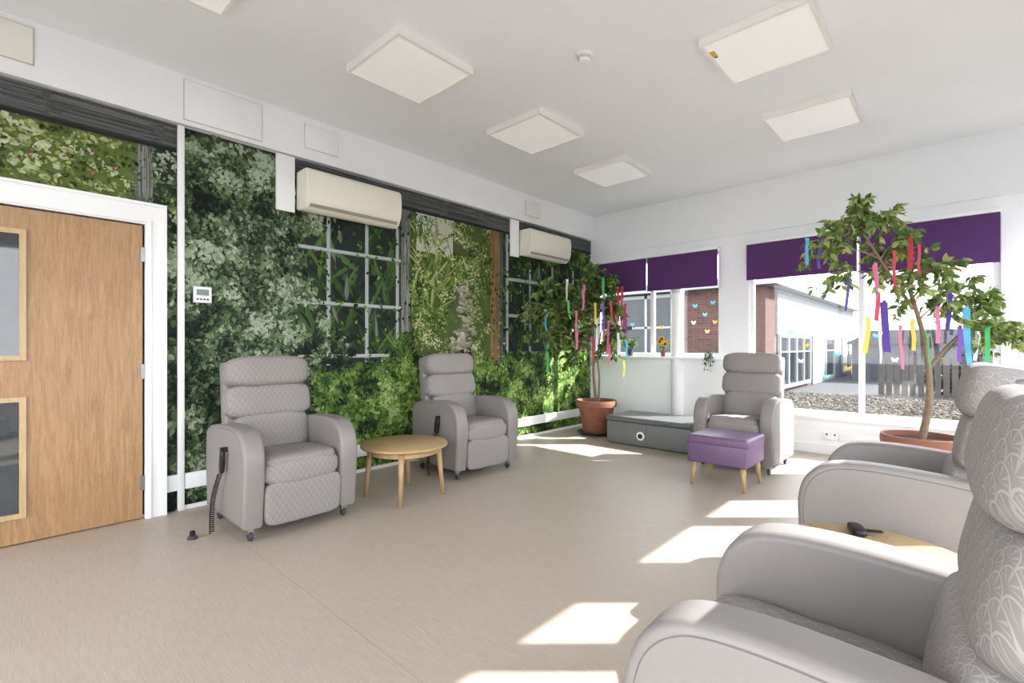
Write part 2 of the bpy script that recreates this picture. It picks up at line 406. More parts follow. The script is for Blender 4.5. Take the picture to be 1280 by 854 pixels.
# ------------------------------------------------------------------ door
d=empty('door_1')
DY0,DY1=-0.30,0.725
box('leaf',0.0215,0.04,DY0,DY1,0.008,2.03,OAK,d)
VG=M('dark_vision_glass',(42,48,54),0.03,0.4,3,spec=1.0)
for z0,z1 in [(1.11,1.90),(0.16,0.89)]:
    box('vision_glass',0.04,0.043,-0.14,0.125,z0+.03,z1-.03,VG,d)
    boxes('glazing_bead',[(0.04,0.055,0.125,0.155,z0,z1),(0.04,0.055,-0.17,-0.14,z0,z1),(0.04,0.055,-0.14,0.125,z0,z0+.03),(0.04,0.055,-0.14,0.125,z1-.03,z1)],BEAM,d)
HM=M('hinge_steel',(150,150,150),0.3,0.05,metal=0.9)
for z in (0.25,1.02,1.83): box('hinge',0.04,0.052,DY1-0.012,DY1+0.012,z-.05,z+.05,HM,d)
fr=empty('trim_door_frame')
boxes('architrave',[(0.0215,0.06,0.738,0.86,0,2.19),(0.0215,0.06,-0.45,-0.31,0,2.19),(0.0215,0.06,-0.31,0.738,2.04,2.19)],WHITE,fr)
boxes('stop',[(0.06,0.072,0.745,0.77,0,2.075),(0.06,0.072,-0.31,0.745,2.05,2.075),(0.06,0.072,0.84,0.86,0,2.19),(0.06,0.072,-0.31,0.84,2.17,2.19)],WHITE,fr)
# ------------------------------------------------------------------ soffit panels
def wpanel(name,y0,y1,z0,z1,mat,m2):
    e=empty(name); box('plate',0.0605,0.066,y0,y1,z0,z1,m2,e,bev=0.002)
    box('cover',0.066,0.073,y0+.006,y1-.006,z0+.006,z1-.006,mat,e,bev=0.002)
CRE=M('cream_edge',(196,190,172),.6)
wpanel('access_panel',.96,1.50,2.84,3.14,WHITE,PANG); wpanel('access_panel',1.84,2.15,2.90,3.11,WHITE,PANG)
wpanel('ventilation_panel',-.25,.19,2.90,3.13,CREAM2,CRE); wpanel('ventilation_panel',4.72,5.02,2.89,3.09,CREAM2,CRE)
def ac(y0,y1):
    e=empty('air_conditioner')
    prof=[(0.0215,2.36),(0.15,2.34),(0.19,2.37),(0.225,2.44),(0.235,2.56),(0.225,2.66),(0.20,2.685),(0.0215,2.685)]
    prism('body',prof,y0,y1,CREAM,e,bev=0.012)
    prism('front_panel',[(0.228,2.46),(0.243,2.56),(0.234,2.655),(0.215,2.66),(0.21,2.46)],y0+.015,y1-.015,CREAM,e,bev=0.004)
    box('louvre_slot',0.16,0.212,y0+.04,y1-.04,2.366,2.392,M('ac_slot',(150,142,120),0.5),e)
    prism('louvre',[(0.14,2.338),(0.20,2.365),(0.205,2.372),(0.14,2.345)],y0+.05,y1-.05,CREAM,e,bev=0)
    boxes('top_grille',[(0.05,0.19,y0+.03+i*.028,y0+.04+i*.028,2.685,2.69) for i in range(int((y1-y0-.06)/.028))],M('ac_slot',(150,142,120)),e)
    box('mounting_board',0.0215,0.045,y0-.17,y0-.02,2.33,2.80,WHITE,e)
ac(1.79,2.72); ac(4.64,5.50)
t=empty('wall_thermostat')
box('body',0.0215,0.035,1.03,1.15,1.52,1.64,PVC,t,bev=.004); box('display',0.035,0.037,1.05,1.13,1.575,1.62,M('lcd',(110,130,120),0.3),t)
boxes('buttons',[(0.035,0.038,1.05+i*.022,1.064+i*.022,1.54,1.552) for i in range(4)],DGREY,t)
PANF=M('panel_frame',(243,241,236),0.5,0.01); PAND=M('panel_diffuser',(249,249,247),0.6,0.005,emit=0.07)
for (x,y) in [(1.35,2.02),(1.34,3.40),(1.33,4.77),(3.28,3.41),(3.27,4.79),(1.35,.62),(3.28,2.02),(3.28,.62),(1.35,-.8),(3.28,-.8)]:
    e=empty('ceiling_light_panel'); h=.315
    boxes('frame',[(x-h,x+h,y-h,y-h+.022,H-.055,H),(x-h,x+h,y+h-.022,y+h,H-.055,H),(x-h,x-h+.022,y-h+.022,y+h-.022,H-.055,H),(x+h-.022,x+h,y-h+.022,y+h-.022,H-.055,H)],PANF,e)
    box('diffuser',x-h+.022,x+h-.022,y-h+.022,y+h-.022,H-.05,H-.042,PAND,e)
    if abs(x-3.28)<.01 and abs(y-3.41)<.01:
        box('tape',x-.29,x-.26,y-.20,y-.13,H-.053,H-.0505,M('yellow_tape',(212,180,60)),e); box('tape_dark',x-.285,x-.265,y-.13,y-.115,H-.0535,H-.0505,BLACK,e)
e=empty('smoke_detector')
lathe('base',[(.055,H-.02),(.055,H)],PVC,e,(2.33,2.74,0)); lathe('ring',[(.03,H-.038),(.045,H-.03),(.045,H-.02)],PANG,e,(2.33,2.74,0)); lathe('head',[(.018,H-.058),(.034,H-.052),(.04,H-.036),(.03,H-.036)],PVC,e,(2.33,2.74,0))
# ------------------------------------------------------------------ armchair
def armprof():
    sm=[(.365,.09),(.385,.30),(.395,.46),(.385,.55),(.355,.615),(.305,.66),(.24,.682),(.12,.69),(-.05,.683),(-.20,.668),(-.30,.642),(-.35,.59),(-.36,.40),(-.34,.09)]
    return [(p.x,p.y) for p in catmull([(x,z) for x,z in sm],4)]
def handset(e,x,y,z):
    cushion('handset',(.05,.028,.15),(x,y,z),BLACK,e,4,(0,.15,0),5)
    boxes('handset_hook',[(x-.008,x+.008,y-.01,y+.03,z+.06,z+.09)],BLACK,e)
    pts=[]; 
    for i in range(260):
        t=i/259; zz=(z-.07)*(1-t)**1.0+.02*t; xx=x-.10*math.sin(t*3.14)*.6-.06*t; yy=y-.03*t
        r=.013
        pts.append((xx+r*math.cos(i*.75),yy+r*math.sin(i*.75)-.01,zz))
    curve('handset_cord',[pts],BLACK,.0035,e,1)
def armchair(loc,rz,hs=None,W=.74):
    e=empty('recliner_armchair',loc,rz)
    a=W/2; t=.125
    P=armprof()
    prism('arm_left',P,a-t,a,LEA,e,.024,4,70); prism('arm_right',P,-a,-a+t,LEA,e,.024,4,70)
    bw=W-2*t
    box('base_frame',-.30,.33,-bw/2-.02,bw/2+.02,.10,.34,DGREY,e)
    cushion('seat',(.62,bw+.004,.19),(.075,0,.405),FAB,e,6.0,(0,-.05,0),20,.010)
    cushion('seat_front_roll',(.15,bw+.002,.17),(.325,0,.40),FAB,e,3.2,(0,0,0),16,.008)
    cushion('footrest_panel',(.07,bw+.002,.27),(.355,0,.215),FAB,e,7,(0,.03,0),14,.004)
    th=-.20
    cushion('back_lumbar',(.19,bw+.03,.28),(-.185,0,.575),FAB,e,4.5,(0,th,0),16,.008)
    cushion('back_middle',(.18,W-.16,.245),(-.235,0,.80),FAB,e,4.5,(0,th,0),16,.006)
    cushion('headrest',(.22,W-.165,.225),(-.262,0,1.005),FAB,e,4.0,(0,th,0),16,.006)
    prism('back_shell',[(-.30,.25),(-.24,.25),(-.22,.60),(-.31,1.07),(-.355,1.08),(-.385,1.05),(-.33,.60)],-W/2+.09,W/2-.09,LEA,e,.015,2)
    for sx in (-.27,.30):
        for sy in (-1,1):
            y=sy*(a-.065)
            lathe('castor',[(.008,-.012),(.026,-.012),(.03,0),(.026,.012),(.008,.012)],DGREY,e,(sx,y,.03),16,(math.pi/2,0,0))
            box('castor_bracket',sx-.012,sx+.012,y-.018,y+.018,.045,.095,HM,e)
    Q=[(.012+(px-.012)*.93,.385+(pz-.385)*.93) for px,pz in P]
    curve('arm_piping',[[(x,sy*(a-.0012),z) for x,z in Q]+[(Q[0][0],sy*(a-.0012),Q[0][1])] for sy in (-1,1)],PIPE,.0022,e,1)
    if hs: handset(e,hs[0],hs[1],hs[2])
    return e
armchair((.70,1.395,0),0,(.10,-.40,.47))
armchair((.62,3.17,0),math.radians(-4),(.12,-.40,.47))
armchair((2.59,5.21,0),math.radians(-90))
armchair((4.04,2.89,0),math.radians(180),None,.73)
armchair((4.065,1.25,0),math.radians(182),None,.70)
# ------------------------------------------------------------------ tables
def table(x,y,r,h,rot=0):
    e=empty('round_side_table',(x,y,0),rot)
    lathe('top',[(r-.012,h-.028),(r,h-.02),(r,h-.006),(r-.008,h)],BEECH,e,(0,0,0),64)
    lathe('apron',[(r-.07,h-.075),(r-.07,h-.028)],BEECH,e,(0,0,0),48)
    for k in range(4):
        a=k*math.pi/2
        bm=bmesh.new(); rings=[]
        for (rr,z,w) in [(r-.035,0,.014),(r-.075,h-.03,.024)]:
            cx,cy=rr*math.cos(a),rr*math.sin(a)
            rings.append([bm.verts.new((cx+w*math.cos(a+q*math.pi/8),cy+w*math.sin(a+q*math.pi/8),z)) for q in range(16)])
        for q in range(16): bm.faces.new((rings[0][q],rings[0][(q+1)%16],rings[1][(q+1)%16],rings[1][q]))
        bm.faces.new(rings[0][::-1]); bm.faces.new(rings[1]); from_bm(bm,'leg_%d'%(k+1),BEECH,e,True)
    return e
table(.93,2.265,.34,.425,math.radians(-40))
table(3.97,2.13,.31,.46,math.radians(20))
e=empty('chair_remote_handset',(3.90,2.32,.461),.4)
cushion('body',(.05,.11,.03),(0,0,.016),BLACK,e,4,(0,0,0),6); curve('cord',[[( .03+.012*math.cos(i*.7)+i*.0012,.012*math.sin(i*.7),.016) for i in range(40)]],BLACK,.003,e,1)
# ------------------------------------------------------------------ footstool
e=empty('footstool',(2.70,4.36,0))
PUR=M('purple_vinyl',(108,82,118),0.4,0.04,6,0.1,300)
box('upholstered_body',-.245,.245,-.235,.235,.20,.385,PUR,e,bev=.02,seg=3)
box('seat_pad',-.25,.25,-.24,.24,.35,.435,PUR,e,bev=.028,seg=4)
curve('seam',[[(-.2465,-.2365,.372),(.2465,-.2365,.372),(.2465,.2365,.372),(-.2465,.2365,.372),(-.2465,-.2365,.372)]],M('purple_piping',(86,62,96)),.004,e,1)
for i,(sx,sy) in enumerate([(-1,-1),(1,-1),(1,1),(-1,1)]):
    bm=bmesh.new(); rings=[]
    for z,w,o in [(0,.013,.215),(.205,.025,.195)]:
        rings.append([bm.verts.new((sx*o+w*math.cos(q*math.pi/8),sy*(o-.01)+w*math.sin(q*math.pi/8),z)) for q in range(16)])
    for q in range(16): bm.faces.new((rings[0][q],rings[0][(q+1)%16],rings[1][(q+1)%16],rings[1][q]))
    bm.faces.new(rings[0][::-1]); bm.faces.new(rings[1]); from_bm(bm,'leg_%d'%(i+1),BEECH,e,True)
# ------------------------------------------------------------------ storage bench
e=empty('storage_bench')
GV=M('grey_vinyl',(112,114,113),0.5,0.04,6,0.1,200); GV2=M('grey_vinyl_top',(97,99,98),0.5,0.04,6)
box('body',.97,2.03,5.22,5.80,0.01,.275,GV,e,bev=.012)
box('lid',.96,2.04,5.21,5.81,.278,.34,GV2,e,bev=.018,seg=3)
boxes('foot_strip',[(1.0,2.0,5.25,5.78,0,.012)],BLACK,e)
lathe('porthole_ring',[(.028,0),(.05,0),(.05,.01),(.045,.014),(.028,.014)],PVC,e,(1.43,5.222,.13),32,(math.pi/2,0,0))
lathe('porthole_hole',[(.001,0),(.03,0),(.03,.0155),(.001,.0155)],BLACK,e,(1.43,5.222,.13),32,(math.pi/2,0,0))
boxes('seam',[(1.498,1.502,5.2185,5.222,.02,.275)],DGREY,e)
# ------------------------------------------------------------------ plants
LEAFM=VCOL('ficus_leaf',0.38,0.5,0.3)
def leaf3(ac,p,dirv,L,W,col):
    d=dirv.normalized(); s=d.cross(Vector((U(-1,1),U(-1,1),U(-.3,1))))
    if s.length<1e-3: s=Vector((1,0,0))
    s.normalize(); n=s.cross(d)
    def P(a,b,c): q=p+d*a+s*b+n*c; return (q.x,q.y,q.z)
    ac.add([P(0,0,0),P(L*.3,W*.45,W*.1),P(L*.62,W*.42,W*.1),P(L,0,-L*.12),P(L*.62,-W*.42,W*.1),P(L*.3,-W*.45,W*.1),P(L*.5,0,-W*.05)],[(0,6,2,1),(6,3,2),(0,5,4,6),(6,4,3)],col)
FP=[(38,56,24),(64,90,38),(94,122,54),(132,154,78),(176,186,114)]
RIB=[(198,44,62),(220,116,156),(70,176,98),(224,208,86),(92,68,160),(98,182,214),(232,232,232),(212,70,96),(126,84,182),(128,204,118)]
def ribbon(ac,p,L,w,rgb):
    a=U(-.2,1.3); dx,dy=math.cos(a)*w/2,math.sin(a)*w/2; c=s2l(rgb); n=10; pts=[];f=[]
    ph=U(0,6); am=U(.001,.004); ln=U(-.02,.02); tr=U(-.06,.12)
    for i in range(n+1):
        z=p[2]-L*i/n; o=am*math.sin(ph+i*.7)+ln*(i/n)**2; tw=math.cos(tr*i)
        pts+=[(p[0]-dx*tw+o,p[1]-dy*tw+o,z),(p[0]+dx*tw+o,p[1]+dy*tw+o,z-.004)]
    for i in range(n): f.append((2*i,2*i+1,2*i+3,2*i+2))
    ac.add(pts,f,c)
    ac.add([(p[0]-.012,p[1]-.012,p[2]-.01),(p[0]+.012,p[1]+.012,p[2]-.01),(p[0]+.012,p[1]+.012,p[2]+.015),(p[0]-.012,p[1]-.012,p[2]+.015)],[(0,1,2,3)],c)
def bez(p0,p1,p2,n=8):
    return [tuple((p0*(1-t)**2+p1*2*t*(1-t)+p2*t*t)) for t in [i/n for i in range(n+1)]]
def pot(e,r,h,x,y,saucer=True):
    k=.02 if saucer else 0
    if saucer: lathe('saucer',[(r*.78,0),(r*.98,.035),(r*.95,.035),(r*.75,.012)],M('dark_saucer',(60,56,52),.6),e,(x,y,0))
    lathe('pot',[(r*.62,k+.0),(r*.68,k+.02),(r*.88,h-.09),(r*.9,h-.085),(r,h-.08),(r*1.02,h-.04),(r,h),(r*.93,h),(r*.90,h-.05),(r*.86,h-.055)],TERRA,e,(x,y,0))
    lathe('soil',[(.01,h-.06),(r*.89,h-.06),(r*.89,h-.045),(.01,h-.035)],SOIL,e,(x,y,0))
def tree(name,base,h,r,trunks,clusters,nt,nl,lsize,ribs,bound,droop=.5,tone=0):
    e=empty(name); pot(e,r,h,base[0],base[1],True)
    paths=[];rad=[]; ends=[]
    for tr in trunks:
        out=catmull(tr[0],6); paths.append([tuple(p) for p in out]); m=len(out); rad.append([tr[1]*(1-.55*i/m) for i in range(m)]); ends.append(out)
    ac=Acc()
    for (cx,cy,cz,cr,dens) in clusters:
        c=Vector((cx,cy,cz))
        best=min((p for o in ends for p in o[len(o)//3:]),key=lambda p:(p-c).length+ (2 if p.z>c.z-.05 else 0))
        b=bez(best,(best+c)/2+Vector((0,0,.10)),c); paths.append(b); rad.append([.35-.2*i/len(b) for i in range(len(b))])
        for k in range(int(nt*dens)):
            dv=Vector((U(-1,1),U(-1,1),U(-.8,1)))
            if dv.length<.2: continue
            dv.normalize(); st=Vector(random.choice(b[4:]))
            en=c+dv*cr*U(.5,1.05); mid=(st+en)/2+Vector((0,0,.07)); en.z-=cr*droop*U(.1,.6)
            tw=bez(st,mid,en,7)
            if not all(bound(Vector(q)) for q in tw): continue
            paths.append(tw); rad.append([.14-.09*i/8 for i in range(8)])
            for j in range(nl):
                t=U(.25,1.0); i=min(6,int(t*7)); p=Vector(tw[i]).lerp(Vector(tw[i+1]),t*7-i)
                tang=(Vector(tw[i+1])-Vector(tw[i])).normalized()
                dl=tang*.5+Vector((U(-1,1),U(-1,1),U(-1.1,.4)))
                L=lsize*U(.65,1.25)
                if not bound(p+dl.normalized()*L): continue
                leaf3(ac,p,dl,L,L*U(.42,.55),pal(FP,U(.0,.75)+tone))
    curve('trunk_and_branches',paths,BARK,.02,e,2,rad)
    ac.build('leaves',LEAFM,e,False)
    rb_=Acc()
    for (p,L,w,c) in ribs: ribbon(rb_,p,L,w,RIB[c])
    rb_.build('ribbons',VCOL(name+'_ribbon_satin',.5,.4,.3),e)
    return e
B1=(.56,5.62)
def bd1(p): return p.x>.05 and p.y<6.10 and not (p.x<.30 and p.z>2.25 and p.y<5.6) and p.z>.6 and not(p.x>.95 and p.y>6.05)
cl1=[(.58,5.45,2.12,.24,.9),(.72,5.62,2.02,.22,.8),(.44,5.05,1.85,.28,.9),(.45,4.90,1.55,.26,.9),(.45,5.25,1.60,.30,1),(.60,5.5,1.72,.32,1.1),(.78,5.66,1.66,.27,1),(.84,5.75,1.35,.22,.7),(.42,5.05,1.22,.26,.9),(.5,5.4,1.30,.28,.9),(.46,5.2,.98,.2,.4),(.72,5.6,1.15,.2,.4),(.42,4.72,1.35,.22,.7),(.42,4.55,1.62,.24,.8),(.44,4.70,1.90,.22,.7)]
ribs1=[((x-.07,y-.02,z),L,w,c) for ((x,y,z),L,w,c) in [((.98,5.62,1.92),.40,.035,0),((1.05,5.60,1.95),.22,.03,0),((.80,5.10,1.95),.3,.03,1),((.60,4.62,1.2),.32,.035,2),((.95,5.3,1.75),.35,.035,8),((1.0,5.35,1.5),.4,.035,1),((1.05,5.5,1.35),.28,.035,6),((1.08,5.6,1.0),.2,.03,3),((.75,5.0,1.62),.34,.03,1),((.62,4.55,1.62),.25,.03,5),((.92,5.35,2.05),.26,.03,2),((1.1,5.6,1.6),.25,.03,4),((.72,4.85,2.0),.25,.03,6),((.86,5.2,1.3),.28,.03,7),((1.12,5.55,1.72),.3,.03,0),((.80,4.95,1.35),.2,.03,1),((.9,5.2,1.72),.25,.03,3),((1.0,5.4,1.75),.2,.03,7),((.70,4.9,1.75),.22,.03,9),((.95,5.45,1.2),.25,.035,1),((1.1,5.62,1.25),.22,.03,5)]]
tree('potted_weeping_fig',B1,.46,.27,[([(B1[0],B1[1],.40),(B1[0]-.03,B1[1]-.02,.8),(B1[0]+.0,B1[1]-.06,1.2),(.58,5.5,1.75)],1.1),([(B1[0]+.03,B1[1],.40),(B1[0]+.05,B1[1],.75),(B1[0]+.01,B1[1]+.02,1.1),(.7,5.6,1.6)],.8)],cl1,22,16,.085,ribs1,bd1,tone=.14)
bx,by=3.96,5.22
def C(s,t,z,r,d): return (bx+s*.734-t*.5,by+s*.679+t*.5,z,r,d)
def bd2(p): return p.y<6.12 and p.x<5.1 and p.z>.75
cl2=[C(-.46,0,2.17,.26,1),C(-.86,-.05,1.98,.24,.8),C(-.2,.1,1.93,.24,.9),C(.05,0,1.80,.28,1),C(.38,.1,1.62,.26,.9),C(.62,0,1.32,.24,1.1),C(-.13,-.1,1.58,.22,.5),C(.2,0,1.50,.22,.6),C(-.7,.1,1.80,.2,.5),C(-.5,0,2.34,.12,.5),C(.55,.1,1.55,.22,.9),C(.74,0,1.24,.2,.9),C(.42,-.1,1.34,.2,.4),C(-.3,0,1.74,.22,.5),C(-.05,.1,2.10,.2,.6),C(.25,.1,1.84,.22,.5),C(-.72,0,2.15,.2,.5),C(-.2,0,2.22,.18,.5)]
def rb(s,z,L,w,c): return ((bx+s*.734+.03,by+s*.679-.10,z),L,w,c)
ribs2=[rb(-.33,1.55,.40,.05,4),rb(.33,1.5,.46,.05,5),rb(-.12,2.06,.24,.035,0),rb(-.05,2.0,.22,.03,0),rb(-.40,1.85,.27,.035,1),rb(-.85,2.02,.2,.03,4),rb(-.62,1.72,.24,.03,4),rb(-.2,1.35,.34,.04,1),rb(.02,1.28,.26,.035,2),rb(.2,1.62,.3,.03,4),rb(-.36,1.3,.24,.03,6),rb(.1,1.5,.28,.035,1),rb(-.46,1.42,.28,.035,3),rb(.5,1.35,.34,.035,2),rb(-.25,1.95,.3,.03,0),rb(.42,1.3,.22,.03,6),rb(-.38,1.62,.22,.035,7),rb(-.1,1.4,.24,.03,3),rb(-.95,2.05,.2,.025,5),rb(.28,1.35,.28,.035,8)]
tree('potted_fig_tree',(bx,by),.46,.27,[([(bx,by,.40),(bx+.05,by+.02,.75),(bx+.04,by+.04,1.05),(bx+.0,by,1.35),(bx-.08,by-.08,1.7)],1.5),([(bx+.05,by+.05,1.02),(bx+.2,by+.18,1.25),(bx+.34,by+.31,1.4)],.8),([(bx-.05,by-.05,1.5),(bx-.22,by-.22,1.85),(bx-.36,by-.33,2.15)],.7)],cl2,17,11,.076,ribs2,bd2,.45,.32)
def smallpot(name,x,y,z,r,h,potmat,n,L,cols):
    e=empty(name,(x,y,z)); lathe('pot',[(r*.7,0),(r,h),(r*.9,h),(r*.86,h-.01)],potmat,e)
    lathe('soil',[(.001,h-.012),(r*.87,h-.012),(r*.87,h-.008),(.001,h-.006)],SOIL,e)
    ac=Acc(); st=[]
    for i in range(n):
        a=U(0,6.28); rr=U(0,r*.7); b=Vector((rr*math.cos(a),rr*math.sin(a),h-.01)); q=b+Vector((math.cos(a)*L*U(.1,.6),math.sin(a)*L*U(.1,.6),L*U(.4,1)))
        if q.y>.045: q.y=.04
        st.append([tuple(b),tuple((b+q)/2+Vector((0,0,.01))),tuple(q)])
        for k in range(4): leaf3(ac,b.lerp(q,U(.4,1)),Vector((U(-1,1),U(-1,.3),U(-.2,.8))),U(.025,.045),.018,pal(cols,R()))
    curve('stems',st,M('green_stem',(70,110,50)),.0015,e,1); ac.build('leaves',LEAFM,e)
    return e
smallpot('potted_herb',.72,YB-.052,1.051,.05,.09,DGREY,44,.20,FP)
e=smallpot('sunflower_pot',1.22,YB-.052,1.051,.035,.08,TERRA,10,.12,FP)
YEL=M('sunflower_yellow',(240,190,40),.6); BRN=M('sunflower_brown',(80,50,30),.8)
for (dx,dz) in [(-.03,.20),(.05,.17),(.0,.24)]:
    bm=bmesh.new()
    for k in range(14):
        a=k*2*math.pi/14
        pts=[(.015,-.004),(.034,-.009),(.05,0),(.034,.009),(.015,.004)]
        vs=[bm.verts.new((px*math.cos(a)-py*math.sin(a),-.002*(k%2),px*math.sin(a)+py*math.cos(a))) for px,py in pts]; bm.faces.new(vs)
    o=from_bm(bm,'petals',YEL,e); o.location=(dx,-.035,dz)
    lathe('disc',[(.002,-.004),(.018,-.004),(.018,.004),(.002,.008)],BRN,e,(dx,-.036,dz),16,(math.pi/2,0,0))
    curve('stem',[[(0,0,.07),(dx,-.03,dz)]],M('green_stem',(70,110,50)),.002,e,1)
e=empty('trailing_plant',(1.86,YB-.05,1.051))
lathe('pot',[(.025,0),(.035,.06),(.03,.06),(.028,.055)],PVC,e)
ac_=Acc(); st=[]
for i in range(12):
    dx=U(-.07,.07); zz=U(-.2,-.02); st.append([(0,0,.055),(dx*.6,-.06,.07),(dx,-.075,zz)])
    for k in range(9):
        t=R(); leaf3(ac_,Vector((dx*(.6+.4*t),-.068,.06+(zz-.06)*t)),Vector((U(-1,1),-.4,U(-1,.2))),U(.02,.035),.016,pal(FP,U(0,.6)))
curve('stems',st,M('green_stem',(70,110,50)),.0015,e,1); ac_.build('leaves',LEAFM,e)
bf=Acc()
def butterfly(x,z,s,rgb):
    y=YB+.050; c=s2l(rgb)
    for sg in (-1,1):
        bf.add([(x,y,z-.1*s),(x+sg*s*.9,y,z+.1*s),(x+sg*s,y,z+.75*s),(x+sg*s*.5,y,z+.8*s),(x,y,z+.2*s)],[(0,1,2,3,4)],c)
        bf.add([(x,y,z-.1*s),(x+sg*s*.7,y,z-.05*s),(x+sg*s*.6,y,z-.65*s),(x+sg*s*.2,y,z-.7*s)],[(0,1,2,3)],tuple(q*.75 for q in c))
for x,z,c in [(1.62,1.72,(90,170,200)),(1.75,1.60,(110,180,210)),(1.6,1.5,(200,200,205)),(1.85,1.75,(90,150,200)),(1.78,1.38,(210,190,130)),(1.88,1.5,(200,170,100)),(1.15,1.45,(205,150,60)),(.7,1.5,(100,170,205)),(2.9,1.2,(205,170,60)),(2.85,1.02,(205,205,210)),(3.2,1.1,(90,170,205)),(3.3,.95,(205,150,60)),(3.55,1.3,(110,180,215)),(3.7,1.05,(210,210,210)),(3.1,.85,(110,180,215)),(2.75,1.35,(120,180,215))]:
    butterfly(x,z,.032,c)
bf.build('butterfly_window_stickers',VCOL('sticker_film',.5,.4,.4))
for i,(x,z) in enumerate([(2.09,.90),(3.30,.20),(3.15,.20)]):
    e=empty('wall_socket'); box('plate',x-.07,x+.07,YB-.013,YB-.001,z-.043,z+.043,PVC,e,bev=.003)
    boxes('switches',[(x-.045,x-.03,YB-.016,YB-.013,z+.01,z+.03),(x+.03,x+.045,YB-.016,YB-.013,z+.01,z+.03)],DGREY if i==2 else PVC,e)
e=empty('floor_door_stop',(.70,.86,0)); lathe('base',[(.028,0),(.028,.012),(.02,.02)],DGREY,e); lathe('rubber',[(.015,.02),(.015,.045),(.01,.05)],BLACK,e)
# ------------------------------------------------------------------ exterior
def brick_mat():
    m,n,l,p=newmat('red_brick')
    tc=n.new('ShaderNodeTexCoord'); sx=n.new('ShaderNodeSeparateXYZ'); l.new(tc.outputs['Object'],sx.inputs[0])
    ad=n.new('ShaderNodeMath'); l.new(sx.outputs[0],ad.inputs[0]); l.new(sx.outputs[1],ad.inputs[1])
    cb=n.new('ShaderNodeCombineXYZ'); l.new(ad.outputs[0],cb.inputs[0]); l.new(sx.outputs[2],cb.inputs[1])
    b=n.new('ShaderNodeTexBrick'); b.inputs['Scale'].default_value=4.4; b.inputs['Color1'].default_value=s2l((92,60,51))+(1,); b.inputs['Color2'].default_value=s2l((72,48,42))+(1,); b.inputs['Mortar'].default_value=s2l((96,87,81))+(1,)
    b.inputs['Mortar Size'].default_value=.015; b.inputs['Brick Width'].default_value=1.0; b.inputs['Row Height'].default_value=.33
    l.new(cb.outputs[0],b.inputs[0]); l.new(b.outputs[0],p.inputs['Base Color']); p.inputs['Roughness'].default_value=.9; return m
BR=brick_mat()
SID=M('pale_cladding',(120,122,125),.7,.03); DG=M('dark_window_glass',(38,43,48),.1,.3,2,spec=.5); ROOF=M('slate_roof',(52,52,56),.8,.15,6); ASP=M('asphalt',(60,60,62),.9,.1,20)
FRM=M('white_render_trim',(148,150,153),.6,.02)
def gravel():
    m,n,l,p=newmat('gravel')
    tc=n.new('ShaderNodeTexCoord'); v=n.new('ShaderNodeTexVoronoi'); v.inputs['Scale'].default_value=11; l.new(tc.outputs['Object'],v.inputs[0])
    sp=n.new('ShaderNodeSeparateColor'); l.new(v.outputs['Color'],sp.inputs[0])
    cr=n.new('ShaderNodeValToRGB'); cr.color_ramp.elements[0].color=s2l((38,34,29))+(1,); cr.color_ramp.elements[1].color=s2l((100,93,84))+(1,); l.new(sp.outputs[0],cr.inputs[0])
    l.new(cr.outputs[0],p.inputs['Base Color']); p.inputs['Roughness'].default_value=.95; p.inputs['Specular IOR Level'].default_value=.15
    b=n.new('ShaderNodeBump'); b.invert=True; b.inputs['Strength'].default_value=1; b.inputs['Distance'].default_value=.05; l.new(v.outputs['Distance'],b.inputs['Height']); l.new(b.outputs[0],p.inputs['Normal']); return m
box('ground_exterior',-40,60,-30,80,-.6,-.11,ASP)
GR=gravel()
box('gravel_bed',1.2,16,6.55,11.5,-.1,.22,GR)
pb=Acc()
ico=[(0,0,.5),(.5,0,.1),(.15,.48,.1),(-.4,.3,.1),(-.4,-.3,.1),(.15,-.48,.1),(0,0,-.3)]
icf=[(0,1,2),(0,2,3),(0,3,4),(0,4,5),(0,5,1),(6,2,1),(6,3,2),(6,4,3),(6,5,4),(6,1,5)]
for i in range(10000):
    x=U(1.3,8); y=6.6+4.8*R(); s=U(.035,.075); a=U(0,6.3); g=U(44,108); sx_=U(.8,1.3); ca,sa=math.cos(a),math.sin(a)
    pb.add([(x+(px*sx_*ca-py*sa)*s,y+(px*sx_*sa+py*ca)*s,.225+pz*s*.8) for px,py,pz in ico],icf,s2l((g,g*.93,g*.84)))
pbo=pb.build('pebbles',VCOL('pebble',.9,.15)); pbo.parent=bpy.data.objects['gravel_bed']; pbo.matrix_parent_inverse=Matrix.Translation(-bpy.data.objects['gravel_bed'].location)
e=empty('clinic_building')
bx0,bx1,by0,by1=-9,.55,13.5,27
box('brick_walls',bx0,bx1-.02,by0,by1,-.1,2.75,BR,e)
boxes('cladding',[(bx1-.02,bx1+.04-.006*(i%2),by0+.9,by1,1.5+i*.16,1.5+i*.16+.15) for i in range(8)],SID,e)
boxes('lower_wall',[(bx1-.02,bx1+.03,by0+5.2,by1,-.1,1.5)],SID,e)
boxes('fascia',[(bx0,bx1+.3,by0-.25,by1,2.75,2.98)],FRM,e)
L=[];G=[]
for y,wd in [(by0+1.1,3.6),(by0+7.2,1.6),(by0+10.5,1.6)]:
    G.append((bx1,bx1+.035,y,y+wd,.1,1.45)); nq=int(wd/.9)
    for q in range(nq+1): L.append((bx1,bx1+.07,y+q*wd/nq-.04,y+q*wd/nq+.04,.05,1.5))
    L+=[(bx1,bx1+.07,y,y+wd,1.42,1.5),(bx1,bx1+.07,y,y+wd,.0,.1),(bx1,bx1+.06,y,y+wd,1.0,1.04)]
boxes('glazing',G,DG,e); boxes('window_frames',L,FRM,e)
boxes('end_glazing',[(-3.6,-2.0,by0-.03,by0,.9,2.6),(-6.4,-4.6,by0-.03,by0,.9,2.6)],DG,e)
